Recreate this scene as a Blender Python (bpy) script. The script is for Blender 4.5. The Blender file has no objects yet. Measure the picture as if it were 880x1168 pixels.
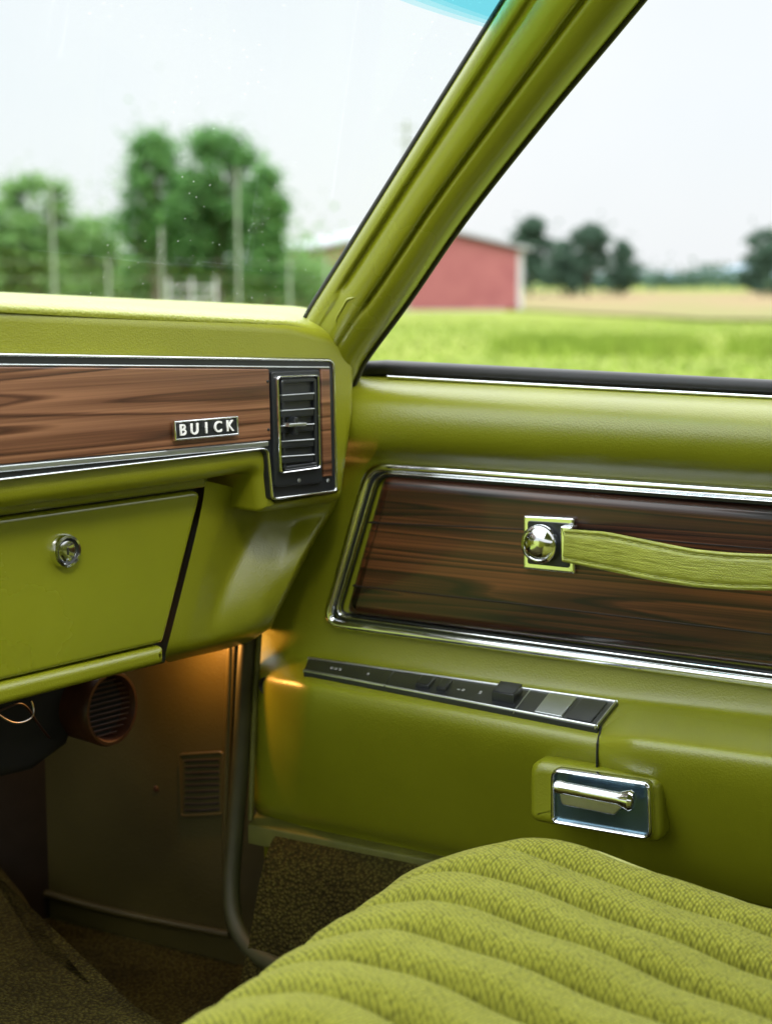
import bpy, math, random
from mathutils import Vector as V, Matrix
from math import radians, sin, cos, pi, sqrt, atan
random.seed(4)
S=bpy.context.scene
# ---------------- camera / survey helpers (car frame: X to passenger door, Y forward) -------------
H=radians(61); PT=radians(8.34); F=1800.0
fwd=V((sin(H)*cos(PT),cos(H)*cos(PT),-sin(PT)))
rgt=V((cos(H),-sin(H),0)); upv=rgt.cross(fwd)
CAM=V((0,0,1.15))
def ray(u,v): return fwd*F+rgt*(u-440)+upv*(584-v)
def door(u,v,x):
    r=ray(u,v); return CAM+r*(x/r.x)
DD=V((0.978,-0.208,0)).normalized(); DN=DD.cross(V((0,0,1)))
D0=V((1.22,0.72,1.15))
def onpl(u,v,p0,n):
    r=ray(u,v); return CAM+r*((p0-CAM).dot(n)/r.dot(n))
def dash(u,v,o=0.0): return onpl(u,v,D0+DN*o,DN)
def flr(u,v,z):
    r=ray(u,v); return CAM+r*(z/r.z)
PB=CAM+V((1.22,.73,-.05)); PD_=V((-.07,-.23,.26)).normalized()
PN=V((-.85,-.5,0)); PN=(PN-PD_*PN.dot(PD_)).normalized()
def pil(u,v,o=0.0): return onpl(u,v,PB+PN*o,PN)

# ---------------- materials ----------------
def mat(name):
    m=bpy.data.materials.new(name); m.use_nodes=True
    nt=m.node_tree; b=nt.nodes['Principled BSDF']; return m,nt,b
def N(nt,t,**k):
    n=nt.nodes.new(t)
    for a,c in k.items():
        if a in n.inputs: n.inputs[a].default_value=c
        else: setattr(n,a,c)
    return n
def ramp(nt,fac,stops):
    r=nt.nodes.new('ShaderNodeValToRGB'); e=r.color_ramp.elements
    while len(e)<len(stops): e.new(0.5)
    for i,(p,c) in enumerate(stops):
        e[i].position=p; e[i].color=(*c,1)
    nt.links.new(fac,r.inputs['Fac']); return r
def coords(nt,scale=(1,1,1),rot=(0,0,0)):
    t=nt.nodes.new('ShaderNodeTexCoord'); m=nt.nodes.new('ShaderNodeMapping')
    m.inputs['Scale'].default_value=scale; m.inputs['Rotation'].default_value=rot
    nt.links.new(t.outputs['Object'],m.inputs['Vector']); return m.outputs['Vector']
def vinyl(name,c,rough=.36,grain=650,bs=.25,var=.10,dist=.0006,spec=.6):
    m,nt,b=mat(name); co=coords(nt)
    n=N(nt,'ShaderNodeTexNoise',Scale=7.0,Detail=5.0); nt.links.new(co,n.inputs['Vector'])
    r=ramp(nt,n.outputs['Fac'],[(.3,tuple(x*(1-var) for x in c)),(.7,tuple(x*(1+var) for x in c))])
    nt.links.new(r.outputs['Color'],b.inputs['Base Color'])
    v=N(nt,'ShaderNodeTexVoronoi',Scale=float(grain)); nt.links.new(co,v.inputs['Vector'])
    n2=N(nt,'ShaderNodeTexNoise',Scale=60.0,Detail=3.0); nt.links.new(co,n2.inputs['Vector'])
    r2=N(nt,'ShaderNodeMapRange'); r2.inputs['To Min'].default_value=rough-.08; r2.inputs['To Max'].default_value=rough+.1
    nt.links.new(n.outputs['Fac'],r2.inputs['Value']); nt.links.new(r2.outputs['Result'],b.inputs['Roughness'])
    ad=N(nt,'ShaderNodeMath',operation='ADD'); nt.links.new(v.outputs['Distance'],ad.inputs[0]); nt.links.new(n2.outputs['Fac'],ad.inputs[1])
    bp=N(nt,'ShaderNodeBump',Strength=bs,Distance=dist); nt.links.new(ad.outputs[0],bp.inputs['Height'])
    nt.links.new(bp.outputs['Normal'],b.inputs['Normal'])
    b.inputs['Specular IOR Level'].default_value=spec
    return m
def simple(name,c,rough=.5,metal=0,noise=0.0,ns=40.0,bump=0.0,coat=0):
    m,nt,b=mat(name); b.inputs['Base Color'].default_value=(*c,1)
    b.inputs['Roughness'].default_value=rough; b.inputs['Metallic'].default_value=metal
    b.inputs['Coat Weight'].default_value=coat
    co=coords(nt); n=N(nt,'ShaderNodeTexNoise',Scale=ns,Detail=4.0); nt.links.new(co,n.inputs['Vector'])
    if noise:
        r=ramp(nt,n.outputs['Fac'],[(.3,tuple(x*(1-noise) for x in c)),(.7,tuple(min(1,x*(1+noise)) for x in c))])
        nt.links.new(r.outputs['Color'],b.inputs['Base Color'])
    if bump:
        bp=N(nt,'ShaderNodeBump',Strength=bump,Distance=.002); nt.links.new(n.outputs['Fac'],bp.inputs['Height'])
        nt.links.new(bp.outputs['Normal'],b.inputs['Normal'])
    return m
def wood(name,dark,mid,light,sc,rough=.3,coat=.4,lo=.42,hi=1.0):
    m,nt,b=mat(name); co=coords(nt,sc)
    n0=N(nt,'ShaderNodeTexNoise',Scale=1.3,Detail=2.0,Distortion=.3); nt.links.new(co,n0.inputs['Vector'])
    mu=N(nt,'ShaderNodeMath',operation='MULTIPLY'); mu.inputs[1].default_value=13.0; nt.links.new(n0.outputs['Fac'],mu.inputs[0])
    fr=N(nt,'ShaderNodeMath',operation='FRACT'); nt.links.new(mu.outputs[0],fr.inputs[0])
    rg_=ramp(nt,fr.outputs[0],[(0.0,(.0,.0,.0)),(.10,(.55,.55,.55)),(.75,(1,1,1)),(1.0,(.0,.0,.0))])
    n1=N(nt,'ShaderNodeTexNoise',Scale=1.1,Detail=4.0,Roughness=.6); nt.links.new(co,n1.inputs['Vector'])
    co2=coords(nt,(sc[0]*2.2,sc[1]*2.2,sc[2]*16)); n2=N(nt,'ShaderNodeTexNoise',Scale=2.0,Detail=5.0,Roughness=.65); nt.links.new(co2,n2.inputs['Vector'])
    a=N(nt,'ShaderNodeMath',operation='MULTIPLY'); a.inputs[1].default_value=.36; nt.links.new(rg_.outputs['Color'],a.inputs[0])
    q=N(nt,'ShaderNodeMath',operation='MULTIPLY_ADD'); q.inputs[1].default_value=.60; nt.links.new(n1.outputs['Fac'],q.inputs[0]); nt.links.new(a.outputs[0],q.inputs[2])
    q2=N(nt,'ShaderNodeMath',operation='MULTIPLY_ADD'); q2.inputs[1].default_value=.50; nt.links.new(n2.outputs['Fac'],q2.inputs[0]); nt.links.new(q.outputs[0],q2.inputs[2])
    r=ramp(nt,q2.outputs[0],[(lo,dark),(lo+(hi-lo)*.5,mid),(hi,light)])
    nt.links.new(r.outputs['Color'],b.inputs['Base Color'])
    b.inputs['Roughness'].default_value=rough; b.inputs['Coat Weight'].default_value=coat; b.inputs['Coat Roughness'].default_value=.08
    bp=N(nt,'ShaderNodeBump',Strength=.12,Distance=.0005); nt.links.new(n2.outputs['Fac'],bp.inputs['Height']); nt.links.new(bp.outputs['Normal'],b.inputs['Normal'])
    return m
M_green=vinyl('green_vinyl',(.188,.202,.007),rough=.33,spec=.65)
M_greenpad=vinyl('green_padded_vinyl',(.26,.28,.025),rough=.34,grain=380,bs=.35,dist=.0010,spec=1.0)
M_greenpaint=vinyl('green_painted_metal',(.188,.204,.007),rough=.25,grain=900,bs=.08,spec=.9)
M_dashv=vinyl('green_dash_vinyl',(.20,.211,.007),rough=.31,grain=700,bs=.2,spec=.75)
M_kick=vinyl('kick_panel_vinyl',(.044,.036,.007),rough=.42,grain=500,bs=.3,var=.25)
M_chrome=simple('chrome',(.80,.82,.84),.10,1,noise=.06,ns=15)
M_satin=simple('satin_aluminium',(.62,.65,.66),.3,1,noise=.1)
M_black=simple('black_plastic',(.012,.014,.016),.34,0,noise=.2)
M_rubber=simple('black_rubber',(.01,.01,.011),.5,0,noise=.2,bump=.2)
M_blue=simple('blue_reflection_dish_metal',(.10,.17,.22),.25,.85,noise=.3,ns=30)  # pale blue reflection is put into the metal's base colour
M_white=simple('white_lettering',(.85,.85,.83),.4)
M_orange=simple('rust_brown_plastic',(.055,.018,.008),.4,0,noise=.4)
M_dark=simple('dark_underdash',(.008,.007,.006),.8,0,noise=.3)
M_groove=simple('walnut_groove',(.010,.004,.002),.5,0,noise=.3)
M_wdoor=wood('walnut_door_veneer',(.005,.0018,.0009),(.046,.013,.0045),(.18,.056,.018),(.25,.5,17),rough=.36,coat=.35,lo=.54,hi=1.04)
M_wdash=wood('walnut_dash_veneer',(.020,.007,.0035),(.105,.040,.018),(.28,.13,.065),(.6,.6,15),rough=.3,coat=.3,lo=.50,hi=1.0)

def fabric():
    m,nt,b=mat('green_seat_fabric'); co=coords(nt)
    n=N(nt,'ShaderNodeTexNoise',Scale=90.0,Detail=6.0,Roughness=.75); nt.links.new(co,n.inputs['Vector'])
    co2=coords(nt,(300,440,60),(0,0,radians(28)))
    v=N(nt,'ShaderNodeTexVoronoi',voronoi_dimensions='2D',Scale=1.0,Randomness=.35); nt.links.new(co2,v.inputs['Vector'])
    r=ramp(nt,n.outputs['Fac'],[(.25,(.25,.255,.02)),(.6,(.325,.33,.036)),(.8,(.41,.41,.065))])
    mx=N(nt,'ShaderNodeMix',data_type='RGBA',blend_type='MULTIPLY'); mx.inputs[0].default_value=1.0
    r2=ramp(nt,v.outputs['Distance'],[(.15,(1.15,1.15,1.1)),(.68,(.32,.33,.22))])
    nt.links.new(r.outputs['Color'],mx.inputs[6]); nt.links.new(r2.outputs['Color'],mx.inputs[7])
    nt.links.new(mx.outputs[2],b.inputs['Base Color'])
    b.inputs['Roughness'].default_value=.85; b.inputs['Sheen Weight'].default_value=.08; b.inputs['Specular IOR Level'].default_value=.25
    bp=N(nt,'ShaderNodeBump',Strength=1.0,Distance=.0018); bp.invert=True
    nt.links.new(v.outputs['Distance'],bp.inputs['Height']); nt.links.new(bp.outputs['Normal'],b.inputs['Normal'])
    return m
M_fab=fabric()
def strapmat():
    m,nt,b=mat('green_strap_vinyl'); co=coords(nt,(60,45,900))
    n=N(nt,'ShaderNodeTexNoise',Scale=1.0,Detail=5.0); nt.links.new(co,n.inputs['Vector'])
    v=N(nt,'ShaderNodeTexVoronoi',Scale=900.0); nt.links.new(coords(nt),v.inputs['Vector'])
    r=ramp(nt,n.outputs['Fac'],[(.3,(.19,.21,.012)),(.7,(.42,.45,.07))]); nt.links.new(r.outputs['Color'],b.inputs['Base Color'])
    b.inputs['Roughness'].default_value=.36; b.inputs['Specular IOR Level'].default_value=.7
    ad=N(nt,'ShaderNodeMath',operation='ADD'); nt.links.new(n.outputs['Fac'],ad.inputs[0]); nt.links.new(v.outputs['Distance'],ad.inputs[1])
    bp=N(nt,'ShaderNodeBump',Strength=.5,Distance=.0007); nt.links.new(ad.outputs[0],bp.inputs['Height']); nt.links.new(bp.outputs['Normal'],b.inputs['Normal'])
    return m
M_strap=strapmat()
def carpetmat():
    m,nt,b=mat('olive_loop_carpet'); co=coords(nt)
    v=N(nt,'ShaderNodeTexVoronoi',Scale=300.0); nt.links.new(co,v.inputs['Vector'])
    n=N(nt,'ShaderNodeTexNoise',Scale=12.0,Detail=5.0); nt.links.new(co,n.inputs['Vector'])
    r=ramp(nt,v.outputs['Distance'],[(.1,(.082,.074,.017)),(.65,(.028,.024,.006))])
    r2=ramp(nt,n.outputs['Fac'],[(.3,(.55,.5,.45)),(.7,(1.2,1.15,1))])
    mx=N(nt,'ShaderNodeMix',data_type='RGBA',blend_type='MULTIPLY'); mx.inputs[0].default_value=1
    nt.links.new(r.outputs['Color'],mx.inputs[6]); nt.links.new(r2.outputs['Color'],mx.inputs[7]); nt.links.new(mx.outputs[2],b.inputs['Base Color'])
    b.inputs['Roughness'].default_value=1; b.inputs['Specular IOR Level'].default_value=.1
    bp=N(nt,'ShaderNodeBump',Strength=1,Distance=.004); bp.invert=True
    nt.links.new(v.outputs['Distance'],bp.inputs['Height']); nt.links.new(bp.outputs['Normal'],b.inputs['Normal'])
    return m
M_carpet=carpetmat()

# ---------------- mesh builders ----------------
def group(name):
    e=bpy.data.objects.new(name,None); S.collection.objects.link(e); e.empty_display_size=.1; return e
def obj(name,verts,faces,m,parent=None,smooth=True,mats=None,fm=None):
    me=bpy.data.meshes.new(name); me.from_pydata([tuple(v) for v in verts],[],faces); me.update()
    if mats:
        for q in mats: me.materials.append(q)
        if fm is not None: me.polygons.foreach_set('material_index',fm)
    else: me.materials.append(m)
    if smooth: me.polygons.foreach_set('use_smooth',[True]*len(me.polygons))
    o=bpy.data.objects.new(name,me); S.collection.objects.link(o)
    if parent: o.parent=parent
    return o
def fillet(pts,rad,n=7,closed=True):
    out=[]; L=len(pts)
    for i,p in enumerate(pts):
        r=rad[i] if isinstance(rad,(list,tuple)) else rad
        if (not closed and i in (0,L-1)) or r<=0: out.append((p[0],p[1])); continue
        a=V(pts[i-1][:2]); b=V(p[:2]); c=V(pts[(i+1)%L][:2])
        d1=(a-b); d2=(c-b); l1=d1.length; l2=d2.length; d1.normalize(); d2.normalize()
        ang=d1.angle(d2); t=min(r/max(math.tan(ang/2),.01),l1*.48,l2*.48)
        A=b+d1*t; C=b+d2*t
        for k in range(n+1):
            s=k/n; q=A*(1-s)**2+b*2*s*(1-s)+C*s*s; out.append((q.x,q.y))
    return out
def slab(name,pts,nrm,th,b,m,parent=None,seg=5):
    pts=[V(p) for p in pts]; nrm=nrm.normalized()
    ar=V((0,0,0))
    for i in range(len(pts)): ar+=(pts[i]-pts[0]).cross(pts[(i+1)%len(pts)]-pts[0])
    if ar.dot(nrm)<0: pts=pts[::-1]
    L=len(pts); dirs=[]
    for i in range(L):
        a=pts[i]-pts[i-1]; c=pts[(i+1)%L]-pts[i]
        if a.length<1e-7: a=c
        if c.length<1e-7: c=a
        n1=nrm.cross(a.normalized()); n2=nrm.cross(c.normalized()); s=(n1+n2)
        s=s.normalized() if s.length>1e-5 else n1
        dirs.append(s/max(s.dot(n1),.45))
    rings=[(0,th)]
    for k in range(seg+1):
        t=k/seg*pi/2; rings.append((b*(1-cos(t)),b*(1-sin(t))))
    rings.append((b+.0006,0))
    vs=[];fs=[]
    for ins,dep in rings:
        for i in range(L): vs.append(pts[i]+dirs[i]*ins-nrm*dep)
    for k in range(len(rings)-1):
        for i in range(L):
            j=(i+1)%L; fs.append((k*L+i,k*L+j,(k+1)*L+j,(k+1)*L+i))
    fs.append(tuple((len(rings)-1)*L+i for i in range(L)))
    fs.append(tuple(range(L-1,-1,-1)))
    o=obj(name,vs,fs,m,parent); o.data.set_sharp_from_angle(angle=radians(50)); return o
def dome(w,h,n=8):
    return [(-w/2,-.002)]+[(-w/2*cos(pi*k/n),h*sin(pi*k/n)) for k in range(n+1)]+[(w/2,-.002)]
def flatp(w,h,b=.0008):
    return [(-w/2,-.002),(-w/2,h-b),(-w/2+b,h),(w/2-b,h),(w/2,h-b),(w/2,-.002)]
def sweep(name,pts,nrm,prof,m,parent=None,closed=False):
    pts=[V(p) for p in pts]; L=len(pts); nn=nrm.normalized(); vs=[];fs=[];K=len(prof)
    for i in range(L):
        if closed: a=pts[i]-pts[i-1]; c=pts[(i+1)%L]-pts[i]
        else: a=pts[i]-pts[max(i-1,0)]; c=pts[min(i+1,L-1)]-pts[i]
        if a.length<1e-7:a=c
        if c.length<1e-7:c=a
        n1=nn.cross(a.normalized()).normalized(); n2=nn.cross(c.normalized()).normalized(); s=(n1+n2).normalized(); s=s/max(s.dot(n1),.5)
        for (x,y) in prof: vs.append(pts[i]+s*x+nn*y)
    R=L if closed else L-1
    for i in range(R):
        j=(i+1)%L
        for k in range(K-1): fs.append((i*K+k,i*K+k+1,j*K+k+1,j*K+k))
    if not closed:
        fs.append(tuple(range(K))); fs.append(tuple((L-1)*K+k for k in range(K-1,-1,-1)))
    o=obj(name,vs,fs,m,parent); o.data.set_sharp_from_angle(angle=radians(40)); return o
def loft(name,rows,m,parent=None,sub=1,closed=False,sol=0):
    K=len(rows[0]); vs=[p for r in rows for p in r]; fs=[]
    for i in range(len(rows)-(0 if closed else 1)):
        j=(i+1)%len(rows)
        for k in range(K-1): fs.append((i*K+k,i*K+k+1,j*K+k+1,j*K+k))
    o=obj(name,vs,fs,m,parent)
    if sol:
        q=o.modifiers.new('s','SOLIDIFY'); q.thickness=sol; q.offset=0
    if sub:
        q=o.modifiers.new('s','SUBSURF'); q.levels=sub; q.render_levels=sub
    return o
def interp(a,n,u0=None,u1=None):
    u0=a[0][0] if u0 is None else u0; u1=a[-1][0] if u1 is None else u1
    out=[]
    for i in range(n):
        u=u0+(u1-u0)*i/(n-1)
        k=0
        while k<len(a)-2 and u>a[k+1][0]: k+=1
        t=(u-a[k][0])/(a[k+1][0]-a[k][0])
        o=[u]+[a[k][j]*(1-t)+a[k+1][j]*t for j in range(1,len(a[0]))]
        if t>1 and len(o)>2: o[2]=a[k+1][2]
        out.append(tuple(o))
    return out
def tube(name,pts,r,m,parent=None,cyc=False):
    c=bpy.data.curves.new(name,'CURVE'); c.dimensions='3D'; c.bevel_depth=r; c.bevel_resolution=4
    s=c.splines.new('NURBS' if len(pts)>2 else 'POLY'); s.points.add(len(pts)-1)
    for i,p in enumerate(pts): s.points[i].co=(*p,1)
    if len(pts)>2: s.order_u=3; s.use_endpoint_u=not cyc; s.use_cyclic_u=cyc
    c.use_fill_caps=True; c.resolution_u=8; c.materials.append(m)
    o=bpy.data.objects.new(name,c); S.collection.objects.link(o)
    if parent:o.parent=parent
    return o
def lathe(name,center,axis,prof,m,parent=None,n=40):
    axis=axis.normalized(); a=axis.orthogonal().normalized(); b=axis.cross(a); vs=[];fs=[];K=len(prof)
    for i in range(n):
        t=2*pi*i/n; d=a*cos(t)+b*sin(t)
        for (r,h) in prof: vs.append(center+d*r+axis*h)
    for i in range(n):
        j=(i+1)%n
        for k in range(K-1): fs.append((i*K+k,j*K+k,j*K+k+1,i*K+k+1))
    o=obj(name,vs,fs,m,parent); o.data.set_sharp_from_angle(angle=radians(40)); return o
def box(name,x0,x1,y0,y1,z0,z1,m,parent=None):
    vs=[(x,y,z) for x in (x0,x1) for y in (y0,y1) for z in (z0,z1)]
    return obj(name,vs,[(0,1,3,2),(4,6,7,5),(0,4,5,1),(2,3,7,6),(0,2,6,4),(1,5,7,3)],m,parent,False)
NX=V((-1,0,0))

# =============== CAR DOOR ===============
cd=group('car_door')
U1=1250; U2=2300
rails=[
 [(330,420,1.305),(880,448,1.305)],
 [(330,425,1.285),(880,454,1.285)],
 [(330,431,1.268),(880,460,1.266)],
 [(330,444,1.246),(880,474,1.244)],
 [(330,475,1.234),(880,503,1.232)],
 [(330,500,1.239),(880,532,1.238)],
 [(330,512,1.250),(880,545,1.250)],
 [(330,518,1.264),(880,552,1.264)],
 [(325,560,1.265),(880,600,1.265)],
 [(310,695,1.265),(880,775,1.265)],
 [(300,715,1.263),(360,724,1.263),(880,794,1.263)],
 [(296,740,1.258),(345,745,1.256),(700,797,1.259),(880,817,1.259)],
 [(292,752,1.252),(347,752,1.246),(705,802,1.248),(880,824,1.248)],
 [(291,762,1.247),(346,763,1.222),(695,818,1.210),(880,844,1.204)],
 [(290,772,1.245),(345,773,1.196),(684,835,1.178),(880,862,1.173)],
 [(290,779,1.244),(345,779,1.184),(682,843,1.165),(880,870,1.160)],
 [(290,800,1.244),(345,803,1.182),(682,865,1.163),(880,892,1.158)],
 [(290,850,1.244),(345,860,1.197),(682,905,1.181),(880,950,1.179)],
 [(290,880,1.244),(345,892,1.211),(600,935,1.200),(880,1000,1.198)],
 [(290,905,1.245),(345,920,1.222),(560,962,1.215),(880,1045,1.212)],
 [(290,926,1.246),(345,938,1.230),(500,970,1.226),(880,1062,1.222)],
]
rows=[[door(u,v,x) for u,v,x in interp(a,110,None,U2)] for a in rails]
rows.append([p+V((.02,0,-.012)) for p in rows[-1]])
rows.append([p+V((.0,0,-.20)) for p in rows[-1]])
loft('door_shell',rows,M_green,cd,sub=2)
sweep('belt_rubber',[door(u,v,1.292) for u,v in [(404,436),(412,426),(424,421),(440,420),(880,443),(U1,462),(U2,517)]],NX,dome(.0140,.007),M_rubber,cd)
sweep('belt_rubber_outer',[door(u,v,1.303) for u,v in [(420,416),(440,415),(880,438),(U1,457),(U2,512)]],NX,dome(.007,.007),M_rubber,cd)
sweep('belt_bright_strip',[door(u,v,1.281) for u,v in [(442,430),(880,453),(U1,473),(U2,527)]],NX,dome(.003,.002),M_chrome,cd)
wp=fillet([(434,543),(1250,610),(1250,812),(880,764),(390,702)],[14,0,0,0,10])
slab('wood_panel',[door(u,v,1.252) for u,v in wp],NX,.014,.011,M_wdoor,cd,seg=8)
sweep('wood_groove_b',[door(u,v,1.2522) for u,v in [(420,596),(600,604),(880,627),(1250,660)]],NX,dome(.0018,.0003),M_groove,cd)
sweep('wood_groove_c',[door(u,v,1.2522) for u,v in [(402,668),(600,690),(880,724),(1250,770)]],NX,dome(.0020,.0003),M_groove,cd)
fr=fillet([(1250,592),(880,563),(423,531),(373,710),(880,779),(1250,832)],[0,0,26,16,0,0],n=9,closed=False)
sweep('chrome_frame_outer',[door(u,v,1.262) for u,v in fr],NX,dome(.0105,.006),M_chrome,cd)
fr2=fillet([(1250,602),(880,571.5),(431,538.5),(383,702),(880,769),(1250,820)],[0,0,22,13,0,0],n=9,closed=False)
sweep('frame_dark_channel',[door(u,v,1.262) for u,v in fr2],NX,flatp(.0075,.0025),M_black,cd)
sweep('chrome_frame_inner',[door(u,v,1.2585) for u,v in fr2],NX,dome(.0025,.003),M_chrome,cd)
pad=[[(686,811,1.240),(720,806,1.247),(880,827,1.245)],
     [(684,821,1.212),(720,822,1.198),(880,846,1.192)],
     [(683,836,1.176),(720,838,1.158),(880,860,1.154)],
     [(682,844,1.163),(720,847,1.150),(880,869,1.147)],
     [(682,870,1.160),(720,870,1.150),(880,894,1.147)],
     [(682,905,1.175),(720,912,1.164),(880,950,1.161)],
     [(682,950,1.192),(720,965,1.184),(880,1010,1.182)],
     [(682,975,1.205),(720,990,1.20),(880,1035,1.20)]]
loft('armrest_pad',[[door(u,v,x-.001) for u,v,x in interp(a,80,None,1700)] for a in pad],M_green,cd,sub=2)
sweep('armrest_seam',[door(u,v,x) for u,v,x in [(685,826,1.191),(683,836,1.174),(680.5,848,1.161),(680,876,1.159)]],NX,dome(.0016,.0012),M_black,cd)
# switch strip
q=[door(352,754,1.2445),door(705,804,1.2445),door(681,834,1.1760),door(347,769,1.2035)]
for i in range(4): q[i]=q[i]+V((-.001,0,.0035))
sn=(q[1]-q[0]).cross(q[3]-q[0]).normalized()
if sn.z<0: sn=-sn
def SS(a,b,h=0): return (q[0]*(1-a)+q[1]*a)*(1-b)+(q[3]*(1-a)+q[2]*a)*b+sn*h
def rect(a0,a1,b0,b1,h): return [SS(a0,b0,h),SS(a1,b0,h),SS(a1,b1,h),SS(a0,b1,h)]
slab('switch_plate',rect(0,1,0,1,0),sn,.007,.0012,M_black,cd)
for k,(b0) in enumerate((0.03,.97)):
    sweep('switch_plate_trim_%d'%k,[SS(0,b0,.0),SS(.5,b0,0),SS(1,b0,0)],sn,dome(.0022,.0014),M_satin,cd)
sweep('switch_plate_trim_end',[SS(.995,0,.0),SS(.995,1,0)],sn,dome(.002,.0014),M_satin,cd)
sweep('switch_plate_div_1',[SS(.30,.0,0),SS(.30,1,0)],sn,dome(.0012,.0008),M_black,cd)
sweep('switch_plate_div_2',[SS(.74,.0,0),SS(.74,1,0)],sn,dome(.0012,.0008),M_satin,cd)
for k,(a,w) in enumerate(((.40,.045),(.47,.03),(.655,.07))):
    slab('switch_rocker_%d'%k,rect(a,a+w,.25,.75,.004 if k<2 else .009),sn,.012,.0015,M_black,cd)
slab('switch_bright_plate',rect(.80,.885,.12,.9,.0015),sn,.004,.0006,M_satin,cd)
slab('switch_lock_plate',rect(.90,.975,.12,.9,.0012),sn,.004,.0006,M_black,cd)
M_leg=simple('grey_legend_print',(.30,.30,.29),.5)
for k,a in enumerate((.09,.105,.12,.22,.37,.53,.545,.60)):
    slab('switch_legend_%d'%k,rect(a,a+.009,.42,.56,.0004),sn,.002,.0002,M_leg,cd)
for k in range(36):
    u=470+6.2*k; v=766.5+(u-470)*.1385
    p0=door(u,v,1.2575); p1=door(u+3.4,v+.47,1.2575)
    tube('stitch_%d'%k,[p0,p1],.0007,M_greenpad,cd)
# inner release handle
slab('handle_surround',[door(u,v,1.1490) for u,v in fillet([(602,868),(752,890),(754,965),(602,938)],14)],NX,.034,.008,M_green,cd,seg=7)
hb=fillet([(632,877),(741,893),(743,954),(632,935)],8)
slab('handle_dish',[door(u,v,1.1475) for u,v in hb],NX,.01,.0008,M_blue,cd)
sweep('handle_bezel',[door(u,v,1.1480) for u,v in hb],NX,dome(.0045,.0060),M_chrome,cd,closed=True)
h0=door(634,897,1.132); h1=door(718,913,1.132)
hd=(h1-h0)
lathe('handle_lever',h0,hd,[(0,-.001),(.0052,0),(.0056,.004),(.0050,.008),(.0052,hd.length*.85),(.0075,hd.length*.95),(.0085,hd.length),(.007,hd.length+.003),(0,hd.length+.0035)],M_chrome,cd,n=28)
slab('handle_lever_blade',[door(u,v,1.137) for u,v in fillet([(636,903),(712,917),(700,930),(640,918)],5)],NX,.003,.001,M_satin,cd)
# strap anchor
slab('strap_anchor_plate',[door(u,v,1.2465) for u,v in fillet([(596,588),(654,591),(655,655),(596,649)],3)],NX,.006,.0016,M_chrome,cd)
slab('strap_anchor_inset',[door(u,v,1.2453) for u,v in fillet([(601,594),(648,597),(649,648),(601,643)],3)],NX,.003,.0006,M_black,cd)
kc=door(617,620,1.2440)
lathe('strap_anchor_knob',kc,NX,[(.0170,0),(.0170,.005),(.0160,.007),(.0145,.0075),(.0140,.0065),(.0130,.0075),(.008,.0098),(.004,.0104),(0,.0105)],M_chrome,cd)
slab('strap_clamp',[door(u,v,1.233) for u,v in fillet([(638,600),(652,601),(653,643),(639,641)],2)],NX,.012,.0015,M_chrome,cd)
up_=[(643,603,1.234),(690,606,1.224),(740,616,1.213),(790,626,1.205),(830,630,1.202),(880,632,1.200),(980,632,1.202),(1100,640,1.213),(1250,662,1.238)]
lo_=[(641,641,1.234),(690,651,1.224),(740,662,1.213),(790,670,1.205),(830,673,1.202),(880,674,1.200),(980,672,1.202),(1100,676,1.213),(1250,690,1.238)]
ua=interp(up_,60); la=interp(lo_,60)
sr=[]
prof=[(0,.0015),(0,-.0005),(.04,-.0018),(.09,-.0022),(.115,-.0002),(.15,-.0002),(.19,-.0022),(.3,-.0024),(.5,-.0025),(.7,-.0024),(.81,-.0022),(.85,-.0002),(.885,-.0002),(.91,-.0022),(.96,-.0018),(1,-.0005),(1,.0015)]
for t,o in prof:
    sr.append([door(a[0]*(1-t)+b[0]*t,a[1]*(1-t)+b[1]*t,a[2]+o) for a,b in zip(ua,la)])
loft('pull_strap',sr,M_strap,cd,sub=2,closed=True)
for e,(t) in enumerate((.132,.868)):
    for k in range(0,58):
        pa=[V(ua[k+d])*(1-t)+V(la[k+d])*t for d in (0,1)]
        p0=pa[0]; p1=pa[0]*.4+pa[1]*.6
        tube('strap_stitch_%d_%d'%(e,k),[door(p0.x,p0.y,p0.z-.0008),door(p1.x,p1.y,p1.z-.0008)],.0005,M_greenpad,cd)
box('rear_quarter_panel',1.20,1.26,-1.4,-.40,.40,1.05,M_green,group('unseen_cabin_side'))  # unseen box, added to stop daylight flooding in behind the door

# =============== DASHBOARD ===============
db=group('dashboard')
ZP=V((0,0,1))
def row(a,n=40): return [dash(u,v,o) for u,v,o in interp(a,n)]
top=[[(-300,322,-.36),(0,333,-.36),(350,350,-.24),(392,366,-.2)],
     [(-300,324,-.2),(0,334.5,-.2),(350,355,-.15),(396,371,-.12)],
     [(-300,326,-.05),(0,337,-.05),(330,357,-.05),(400,375,-.05)],
     [(-300,328,-.016),(0,339.5,-.016),(330,359,-.018),(402,379,-.024)],
     [(-300,331.5,-.004),(0,343,-.004),(330,362.5,-.007),(402,384,-.012)],
     [(-300,338,.002),(0,349,.002),(330,368,-.001),(402,390,-.006)],
     [(-300,346,.001),(0,356,.001),(330,374,-.003),(402,397,-.008)]]
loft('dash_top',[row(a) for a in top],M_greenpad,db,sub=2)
ol=fillet([(-300,333),(0,345),(330,363),(409,383),(408,470),(394,574),(301,586),(296,538),(236,549),(0,583),(-300,622)],[0,0,0,24,0,12,6,10,6,0,0],n=8)
slab('dash_upper_pad',[dash(u,v,0) for u,v in ol],DN,.20,.013,M_dashv,db,seg=8)
bz=fillet([(-300,400),(0,403),(381,409),(385,562),(309,571),(303,514),(0,549),(-300,583)],[0,0,8,5,4,8,0,0],n=5)
slab('dash_bezel',[dash(u,v,.004) for u,v in bz],DN,.008,.0015,M_black,db)
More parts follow.
